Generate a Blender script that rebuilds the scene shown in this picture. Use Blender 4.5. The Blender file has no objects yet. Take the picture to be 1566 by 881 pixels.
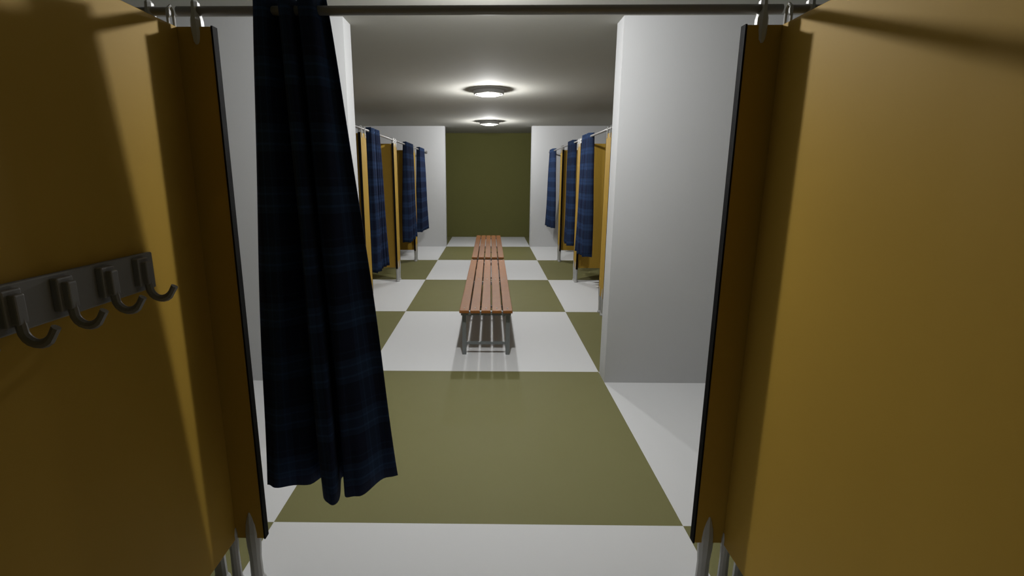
import bpy, bmesh, math, random
from mathutils import Vector, Matrix
random.seed(4)
sc = bpy.context.scene
sc.view_settings.view_transform = 'Standard'

# calibrated room / camera dimensions (metres)
CX,CY,CZ,YAW,PIT,ROL,F,PPX=.0585,.0055,1.663,-.0138,.2162,.0007,782.56,739.14
H,XA,YP,ZB,YB,XO,ZT=2.77,.873,1.813,.216,3.966,.0127,2.14

# ---------------- materials ----------------
def lin(c):
    return tuple(((v/255)/12.92 if v/255<=.04045 else ((v/255+.055)/1.055)**2.4) for v in c)+(1,)
def mat(name,col,rough=.5,metal=0,noise=0.0,nscale=6,spec=.5):
    m=bpy.data.materials.new(name); m.use_nodes=True
    nt=m.node_tree; b=nt.nodes['Principled BSDF']
    b.inputs['Roughness'].default_value=rough; b.inputs['Metallic'].default_value=metal
    b.inputs['Specular IOR Level'].default_value=spec
    c=lin(col)
    tc=nt.nodes.new('ShaderNodeTexCoord'); n=nt.nodes.new('ShaderNodeTexNoise'); n.inputs['Scale'].default_value=nscale; n.inputs['Detail'].default_value=4
    mx=nt.nodes.new('ShaderNodeMix'); mx.data_type='RGBA'
    nt.links.new(tc.outputs['Object'],n.inputs['Vector']); nt.links.new(n.outputs['Fac'],mx.inputs[0])
    mx.inputs[6].default_value=tuple(v*(1-noise) for v in c[:3])+(1,); mx.inputs[7].default_value=tuple(min(1,v*(1+noise)) for v in c[:3])+(1,)
    nt.links.new(mx.outputs[2],b.inputs['Base Color'])
    return m
M_wall=mat('wall_paint',(186,187,188),.8,0,.02,3,.2)
M_ceil=mat('ceiling_paint',(174,173,166),.9,0,.02,3,.1)
M_olive=mat('olive_paint',(96,95,54),.8,0,.03,3,.1)
M_panel=mat('mustard_laminate',(165,133,54),.6,0,.05,2.5,.08)
M_edge=mat('dark_edge',(16,15,14),.8,0,.1,6,.05)
M_metal=mat('cast_metal',(165,165,163),.5,.1,.05)
M_rack=mat('rack_metal',(122,121,120),.6,.1,.06,10)
M_hook=mat('hook_metal',(122,121,121),.5,.2,.06)
M_rail=mat('rail_metal',(135,133,131),.45,.2,.04)
M_wood=mat('bench_wood',(128,80,36),.55,0,.15,9,.2)
M_frame=mat('bench_frame_metal',(112,116,116),.45,.3,.04)
M_lampbody=mat('lamp_housing',(160,160,158),.6,0,.03)
def m_floor():
    m=bpy.data.materials.new('floor_checker'); m.use_nodes=True; nt=m.node_tree; b=nt.nodes['Principled BSDF']
    tc=nt.nodes.new('ShaderNodeTexCoord'); mp=nt.nodes.new('ShaderNodeMapping'); mp.vector_type='POINT'
    mp.inputs['Scale'].default_value=(.5,.5,1); mp.inputs['Location'].default_value=(.5+10,-.1+10,.5)
    ch=nt.nodes.new('ShaderNodeTexChecker'); ch.inputs['Scale'].default_value=1
    ch.inputs['Color1'].default_value=lin((110,108,70)); ch.inputs['Color2'].default_value=lin((202,203,204))
    nt.links.new(tc.outputs['Object'],mp.inputs[0]); nt.links.new(mp.outputs[0],ch.inputs['Vector'])
    n=nt.nodes.new('ShaderNodeTexNoise'); n.inputs['Scale'].default_value=5
    nt.links.new(tc.outputs['Object'],n.inputs['Vector'])
    mr=nt.nodes.new('ShaderNodeMapRange'); mr.inputs[3].default_value=.62; mr.inputs[4].default_value=.7
    nt.links.new(n.outputs['Fac'],mr.inputs[0]); nt.links.new(mr.outputs[0],b.inputs['Roughness'])
    nt.links.new(ch.outputs['Color'],b.inputs['Base Color'])
    b.inputs['Specular IOR Level'].default_value=.15
    return m
M_floor=m_floor()
def m_plaid():
    m=bpy.data.materials.new('plaid_cloth'); m.use_nodes=True; nt=m.node_tree; b=nt.nodes['Principled BSDF']
    b.inputs['Roughness'].default_value=.9; b.inputs['Specular IOR Level'].default_value=.1
    uv=nt.nodes.new('ShaderNodeUVMap'); uv.uv_map='UVMap'
    sp=nt.nodes.new('ShaderNodeSeparateXYZ'); nt.links.new(uv.outputs[0],sp.inputs[0])
    outs=[]
    for k in (0,1):
        d=nt.nodes.new('ShaderNodeMath'); d.operation='DIVIDE'; d.inputs[1].default_value=.21 if k else .17
        fr=nt.nodes.new('ShaderNodeMath'); fr.operation='FRACT'
        nt.links.new(sp.outputs[k],d.inputs[0]); nt.links.new(d.outputs[0],fr.inputs[0])
        cr=nt.nodes.new('ShaderNodeValToRGB'); cr.color_ramp.interpolation='CONSTANT'
        e=cr.color_ramp.elements; e[0].position=0; e[0].color=(.12,.12,.12,1); e[1].position=.30; e[1].color=(.55,.55,.55,1)
        for pos,v in ((.40,1.0),(.44,.5),(.60,.9),(.64,.55),(.74,.1),(.86,.3),(.89,.08)):
            q=e.new(pos); q.color=(v,v,v,1)
        nt.links.new(fr.outputs[0],cr.inputs[0]); outs.append(cr)
    ad=nt.nodes.new('ShaderNodeMath'); ad.operation='MULTIPLY_ADD'
    nt.links.new(outs[0].outputs[0],ad.inputs[0]); ad.inputs[1].default_value=.4
    h=nt.nodes.new('ShaderNodeMath'); h.operation='MULTIPLY'; h.inputs[1].default_value=.6
    nt.links.new(outs[1].outputs[0],h.inputs[0]); nt.links.new(h.outputs[0],ad.inputs[2])
    mx=nt.nodes.new('ShaderNodeMix'); mx.data_type='RGBA'; nt.links.new(ad.outputs[0],mx.inputs[0])
    mx.inputs[6].default_value=lin((22,25,44)); mx.inputs[7].default_value=lin((44,66,100))
    nt.links.new(mx.outputs[2],b.inputs['Base Color'])
    return m
M_plaid=m_plaid()
def m_emit():
    m=bpy.data.materials.new('lamp_diffuser'); m.use_nodes=True; b=m.node_tree.nodes['Principled BSDF']
    b.inputs['Base Color'].default_value=(.8,.8,.78,1); b.inputs['Emission Color'].default_value=(1,.98,.95,1); b.inputs['Emission Strength'].default_value=.5
    return m
M_emit=m_emit()

# ---------------- helpers ----------------
def obj(name,bm,m,parent=None,smooth=False,loc=None):
    me=bpy.data.meshes.new(name); bmesh.ops.recalc_face_normals(bm,faces=bm.faces); bm.to_mesh(me); bm.free()
    if smooth:
        for p in me.polygons: p.use_smooth=True
    me.materials.append(m); o=bpy.data.objects.new(name,me); sc.collection.objects.link(o)
    if parent: o.parent=parent
    if loc: o.location=loc
    return o
def add_box(bm,a,b,bev=0):
    r=bmesh.ops.create_cube(bm,size=1); vs=r['verts']
    for v in vs:
        v.co=Vector([(a[i]+b[i])/2+v.co[i]*(b[i]-a[i]) for i in range(3)])
    if bev:
        es=set(e for v in vs for e in v.link_edges)
        bmesh.ops.bevel(bm,geom=list(es),offset=bev,segments=2,affect='EDGES',profile=.5)
def box(name,a,b,m,parent=None,bev=0):
    bm=bmesh.new(); add_box(bm,a,b,bev); return obj(name,bm,m,parent)
def empty(name,loc=(0,0,0),rz=0):
    e=bpy.data.objects.new(name,None); e.empty_display_size=.1; e.location=loc; e.rotation_euler=(0,0,rz); sc.collection.objects.link(e); return e
def add_tube(bm,pts,r,n=12,caps=True,sx=1.0):
    rings=[]; pts=[Vector(p) for p in pts]; prev=None
    for i,p in enumerate(pts):
        t=(pts[min(i+1,len(pts)-1)]-pts[max(i-1,0)]).normalized()
        a=Vector((0,0,1)) if abs(t.z)<.9 else Vector((0,1,0))
        if prev is not None: a=prev
        x=t.cross(a).normalized(); y=x.cross(t).normalized(); prev=y
        rr=r[i] if isinstance(r,(list,tuple)) else r
        rings.append([bm.verts.new(p+x*math.cos(k*2*math.pi/n)*rr*sx+y*math.sin(k*2*math.pi/n)*rr) for k in range(n)])
    for a,b in zip(rings,rings[1:]):
        for k in range(n): bm.faces.new((a[k],a[(k+1)%n],b[(k+1)%n],b[k]))
    if caps: bm.faces.new(rings[0]); bm.faces.new(rings[-1][::-1])
def add_loft(bm,secs,n=10,c=(0,0)):
    rings=[[bm.verts.new((c[0]+math.cos((k+.5)*2*math.pi/n)*hx,c[1]+math.sin((k+.5)*2*math.pi/n)*hy,z)) for k in range(n)] for z,hx,hy in secs]
    for a,b in zip(rings,rings[1:]):
        for k in range(n): bm.faces.new((a[k],a[(k+1)%n],b[(k+1)%n],b[k]))
    bm.faces.new(rings[0][::-1]); bm.faces.new(rings[-1])

# ---------------- room ----------------
Y0=-.6; YF=14.2; XW=3.0
box('floor',(-XW-.1,Y0-.1,-.1),(XW+.1,YF+.1,0),M_floor)
box('ceiling',(-XW-.1,Y0-.1,H),(XW+.1,YF+.1,H+.1),M_ceil)
box('wall_left',(-XW-.1,Y0,0),(-XW,YF,H),M_wall)
box('wall_right',(XW,Y0,0),(XW+.1,YF,H),M_wall)
box('wall_back',(-XW-.1,Y0-.1,0),(XW+.1,Y0,H),M_olive)
box('wall_far',(-XW-.1,YF,0),(XW+.1,YF+.1,H),M_olive)
box('wall_near_left',(-XW,YB,0),(-1,YB+.2,H),M_wall)
box('wall_near_right',(1,YB,0),(XW,YB+.2,H),M_wall)
box('wall_end_left',(-XW,12.2,0),(-1,12.4,H),M_wall)
box('wall_end_right',(1,12.2,0),(XW,12.4,H),M_wall)

# ---------------- cubicle dividers ----------------
TH=.03; PW=1-TH/2-XA
FOOT=[(0,.036,.030),(.012,.038,.032),(.03,.026,.022),(.12,.024,.022),(.18,.029,.026),(.24,.030,.027),(.28,.026,.024),(.315,.015,.021),(.335,.006,.018)]
FOOT2=[(0,.034,.028),(.012,.035,.030),(.03,.02,.02),(.15,.018,.018),(.24,.021,.022),(.265,.017,.02)]
def divider(loc,rz,depth,sides=(-1,1),panel=True):
    e=empty('cubicle_divider',loc,rz)
    if panel:
        box('side_panel',(-TH/2,TH,ZB),(TH/2,depth,ZT),M_panel,e,.003)
        bm=bmesh.new(); add_loft(bm,FOOT2,10,(0,depth-.25)); obj('rear_foot',bm,M_metal,e)
    bmf=bmesh.new(); bmb=bmesh.new()
    for s in sides:
        x0,x1=sorted((0,s*(PW+TH/2)))
        box('pilaster',(x0,0,ZB),(x1,TH,ZT),M_panel,e,.003)
        xe=s*(PW+TH/2)
        a,b=sorted((xe,xe+s*.006))
        box('edge_strip',(a,-.001,ZB-.002),(b,TH+.001,ZT+.002),M_edge,e)
        xc=s*(PW/2+TH/2+.005)
        add_loft(bmf,FOOT,10,(xc,TH/2))
        secs=[(ZT-.055,.007,.020),(ZT-.045,.015,.024),(ZT-.015,.020,.025),(ZT+.02,.019,.025),(ZT+.045,.013,.022),(ZT+.074,.012,.019),(ZT+.082,.006,.012)]
        add_loft(bmb,secs,8,(xc,TH/2))
    if panel:
        add_loft(bmf,FOOT2,10,(0,TH+.0))
        add_tube(bmb,[(0,TH/2,ZT-.01),(0,TH/2,ZT+.03),(0,TH/2+.003,ZT+.05),(0,TH/2+.015,ZT+.062),(0,TH/2+.03,ZT+.05),(0,TH/2+.033,ZT+.025),(0,TH/2+.033,ZT-.01)],.005,8)
    obj('feet',bmf,M_metal,e); obj('rail_brackets',bmb,M_metal,e)
    return e
YR=YP+TH/2
for x in (-1,1): divider((XO+x,YP+TH,0),math.pi,YP+TH-Y0)
divider((-XW,YP+TH,0),math.pi,1,(-1,),False); divider((XW,YP+TH,0),math.pi,1,(1,),False)
XS=1.41; YD=[6.12,8.12,10.12]
for y in YD:
    divider((-XS,y,0),math.pi/2,XW-XS)
    divider((XS,y,0),-math.pi/2,XW-XS)

# ---------------- rails ----------------
ZR=ZT+.05
def rail(a,b,flange=False,m=M_rail):
    bm=bmesh.new(); add_tube(bm,[a,b],.0145,14)
    if flange:
        A,B=Vector(a),Vector(b); d=(B-A).normalized()
        add_tube(bm,[A,A+d*.012],.032,16); add_tube(bm,[B-d*.012,B],.032,16)
    return obj('curtain_rail',bm,m,None,True)
for x0,x1 in ((XO-.985,XO+.985),(-2.99,XO-1.015),(XO+1.015,2.99)): rail((x0,YR,ZR),(x1,YR,ZR))
for s in (-1,1):
    rail((s*(XS+TH/2),YB+.2,ZR),(s*(XS+TH/2),12.2,ZR),True)

# ---------------- curtains ----------------
def catmull(P,n):
    P=[Vector((p[0],p[1],0)) for p in P]; out=[]
    Q=[P[0]*2-P[1]]+P+[P[-1]*2-P[-2]]
    for i in range(1,len(Q)-2):
        for k in range(n):
            t=k/n; a,b,c,d=Q[i-1:i+3]
            out.append(.5*((2*b)+(c-a)*t+(2*a-5*b+4*c-d)*t*t+(3*b-a-3*c+d)*t**3))
    out.append(P[-1]); return out
def curtain(top,bot,zt,zb,origin,rz,hemw=0):
    T=catmull(top,5); B=catmull(bot,5); bm=bmesh.new(); uvl=bm.loops.layers.uv.new('UVMap')
    s=[0]
    for a,b in zip(B,B[1:]): s.append(s[-1]+(b-a).length)
    NR=26; grid=[]
    for j in range(NR+1):
        t=j/NR; row=[]
        for i,(a,b) in enumerate(zip(T,B)):
            w=t**.9
            p=a.lerp(b,w); z=zt+(zb-zt)*t
            y=p.y+.006*math.sin(i*.7+t*7)*t
            x=p.x+.004*math.sin(i*.4+t*9)*t
            if j==NR: z+=.006*math.sin(s[i]*21)
            row.append(bm.verts.new((x,y,z)))
        grid.append(row)
    for j in range(NR):
        for i in range(len(T)-1):
            f=bm.faces.new((grid[j][i],grid[j][i+1],grid[j+1][i+1],grid[j+1][i])); f.smooth=True
            for l,(ii,jj) in zip(f.loops,((i,j),(i+1,j),(i+1,j+1),(i,j+1))):
                l[uvl].uv=(s[ii],(zt+(zb-zt)*jj/NR))
    me=bpy.data.meshes.new('plaid_curtain'); bm.to_mesh(me); bm.free(); me.materials.append(M_plaid)
    o=bpy.data.objects.new('plaid_curtain',me); sc.collection.objects.link(o); o.location=origin; o.rotation_euler=(0,0,rz)
    md=o.modifiers.new('thick','SOLIDIFY'); md.thickness=.003; md.offset=0
    return o
top=[(-.724,1.80),(-.70,1.75),(-.67,1.75),(-.65,1.80),(-.64,1.84),(-.625,1.75),(-.61,1.735),(-.59,1.745),(-.585,1.83),(-.575,1.83),(-.565,1.755),(-.54,1.745),(-.515,1.755),(-.505,1.82),(-.485,1.80)]
bot=[(-.86,1.80),(-.81,1.78),(-.75,1.79),(-.69,1.82),(-.645,1.86),(-.60,1.715),(-.57,1.68),(-.54,1.715),(-.57,1.85),(-.545,1.85),(-.525,1.75),(-.49,1.735),(-.455,1.76),(-.395,1.84),(-.340,1.88)]
curtain([(a+.0,b-1.785) for a,b in top],[(a+.018,b-1.785) for a,b in bot],ZR+.045,.44,(0,YR,0),0)
def side_curtain(s,y0,y1,zb,seed):
    random.seed(seed); n=11; tp=[];bt=[]
    L=y1-y0
    for i in range(n):
        f=i/(n-1); z=(1 if i%2 else -1)
        tp.append((y0+L*(.08+.8*f)+random.uniform(-.02,.02),z*.038))
        bt.append((y0+L*f+random.uniform(-.03,.03),z*random.uniform(.04,.095)))
    curtain(tp,bt,ZR+.045,zb,(s*(XS+TH/2),0,0),math.pi/2)
side_curtain(1,7.2,7.9,.53,1)
side_curtain(1,8.6,9.3,.5,2)
side_curtain(1,11.3,12.1,.53,3)
side_curtain(-1,6.4,6.98,.45,4)
side_curtain(-1,9.0,9.95,.5,5)
side_curtain(-1,10.7,11.6,.5,6)

# ---------------- coat rack ----------------
XP=XO-1+TH/2+.001
rk=empty('coat_hook_rack',(XP,1.236,1.386))
box('back_plate',(0,-.56,-.054),(.016,.276,.054),M_rack,rk,.004)
for i in range(6):
    y=.207-.138*i
    bm=bmesh.new(); add_box(bm,(.014,y-.024,-.035),(.034,y+.024,.045),.004); add_box(bm,(.03,y-.013,-.03),(.050,y+.013,.035),.004)
    obj('hook_mount',bm,M_hook,rk)
    bm=bmesh.new()
    pts=[(.038,y,-.01),(.039,y,-.02),(.041,y,-.036)]
    for k in range(1,9):
        a=math.pi+math.pi*.85*k/8
        pts.append((.074+.033*math.cos(a),y,-.040+.033*math.sin(a)))
    pts.append((.115,y,-.036))
    add_tube(bm,pts,[.0095]*6+[.009]*4+[.008,.0085],8,True,1.2)
    obj('hook',bm,M_hook,rk)

# ---------------- benches ----------------
def bench(yc,L=2.92):
    e=empty('slatted_bench',(.02,yc,0)); hl=L/2; W=.49; n=5; g=.013; sw=(W-g*(n-1))/n
    bs=bmesh.new(); bc=bmesh.new(); bf=bmesh.new()
    for i in range(n):
        x0=-W/2+i*(sw+g)
        add_box(bs,(x0,-hl,.425),(x0+sw,hl,.452),.004)
        for y in (-hl+.09,0,hl-.09):
            add_loft(bc,[(.452,.007,.007),(.455,.006,.006)],8,(x0+sw/2,y))
    for y in (-hl+.09,0,hl-.09):
        add_box(bf,(-W/2+.01,y-.02,.385),(W/2-.01,y+.02,.425),.003)
        for s in (-1,1): add_box(bf,(s*.205-.019,y-.019,0),(s*.205+.019,y+.019,.39),.003)
        add_box(bf,(-.19,y-.013,.10),(.19,y+.013,.127),.002)
    for s in (-1,1): add_box(bf,(s*.205-.012,-hl+.1,.385),(s*.205+.012,hl-.1,.42))
    obj('slats',bs,M_wood,e); obj('screws',bc,M_metal,e); obj('frame',bf,M_frame,e)
bench(6.01); bench(9.16)

# ---------------- ceiling lights ----------------
for y in (3.1,7.15,11.15):
    e=empty('ceiling_light',(.03,y,H))
    bm=bmesh.new(); add_loft(bm,[(-.014,.255,.255),(-.008,.265,.265),(0,.265,.265)],40); obj('flange',bm,M_lampbody,e)
    bm=bmesh.new(); add_loft(bm,[(-.062,.185,.185),(-.055,.2,.2),(-.013,.205,.205)],40); obj('housing',bm,M_lampbody,e)
    bm=bmesh.new(); add_loft(bm,[(-.078,.06,.06),(-.075,.12,.12),(-.068,.16,.16),(-.06,.17,.17)],40); obj('diffuser',bm,M_emit,e,True)
    l=bpy.data.lights.new('lamp_light','POINT'); l.shadow_soft_size=.04; l.energy=115; l.color=(1,1,.99)
    lo=bpy.data.objects.new('bulb',l); sc.collection.objects.link(lo); lo.parent=e; lo.location=(0,0,-.105)
    l=bpy.data.lights.new('lamp_disc','AREA'); l.shape='DISK'; l.size=.24; l.energy=9; l.color=(1,1,.99)
    lo=bpy.data.objects.new('disc',l); sc.collection.objects.link(lo); lo.parent=e; lo.location=(0,0,-.081)

w=bpy.data.worlds.new('World'); sc.world=w; w.use_nodes=True
w.node_tree.nodes['Background'].inputs[0].default_value=(.02,.02,.02,1)

# ---------------- camera ----------------
cd=bpy.data.cameras.new('camera'); cam=bpy.data.objects.new('camera',cd); sc.collection.objects.link(cam)
cd.sensor_fit='HORIZONTAL'; cd.sensor_width=36; cd.lens=36*F/1566; cd.clip_start=.02; cd.shift_x=(783-PPX)/1566
fw=Vector((math.sin(YAW)*math.cos(PIT),math.cos(YAW)*math.cos(PIT),-math.sin(PIT))); rt=Vector((math.cos(YAW),-math.sin(YAW),0)); up=rt.cross(fw)
r2=rt*math.cos(ROL)+up*math.sin(ROL); u2=up*math.cos(ROL)-rt*math.sin(ROL)
mw=Matrix((r2,u2,-fw)).transposed().to_4x4(); mw.translation=(CX,CY,CZ); cam.matrix_world=mw
sc.camera=cam
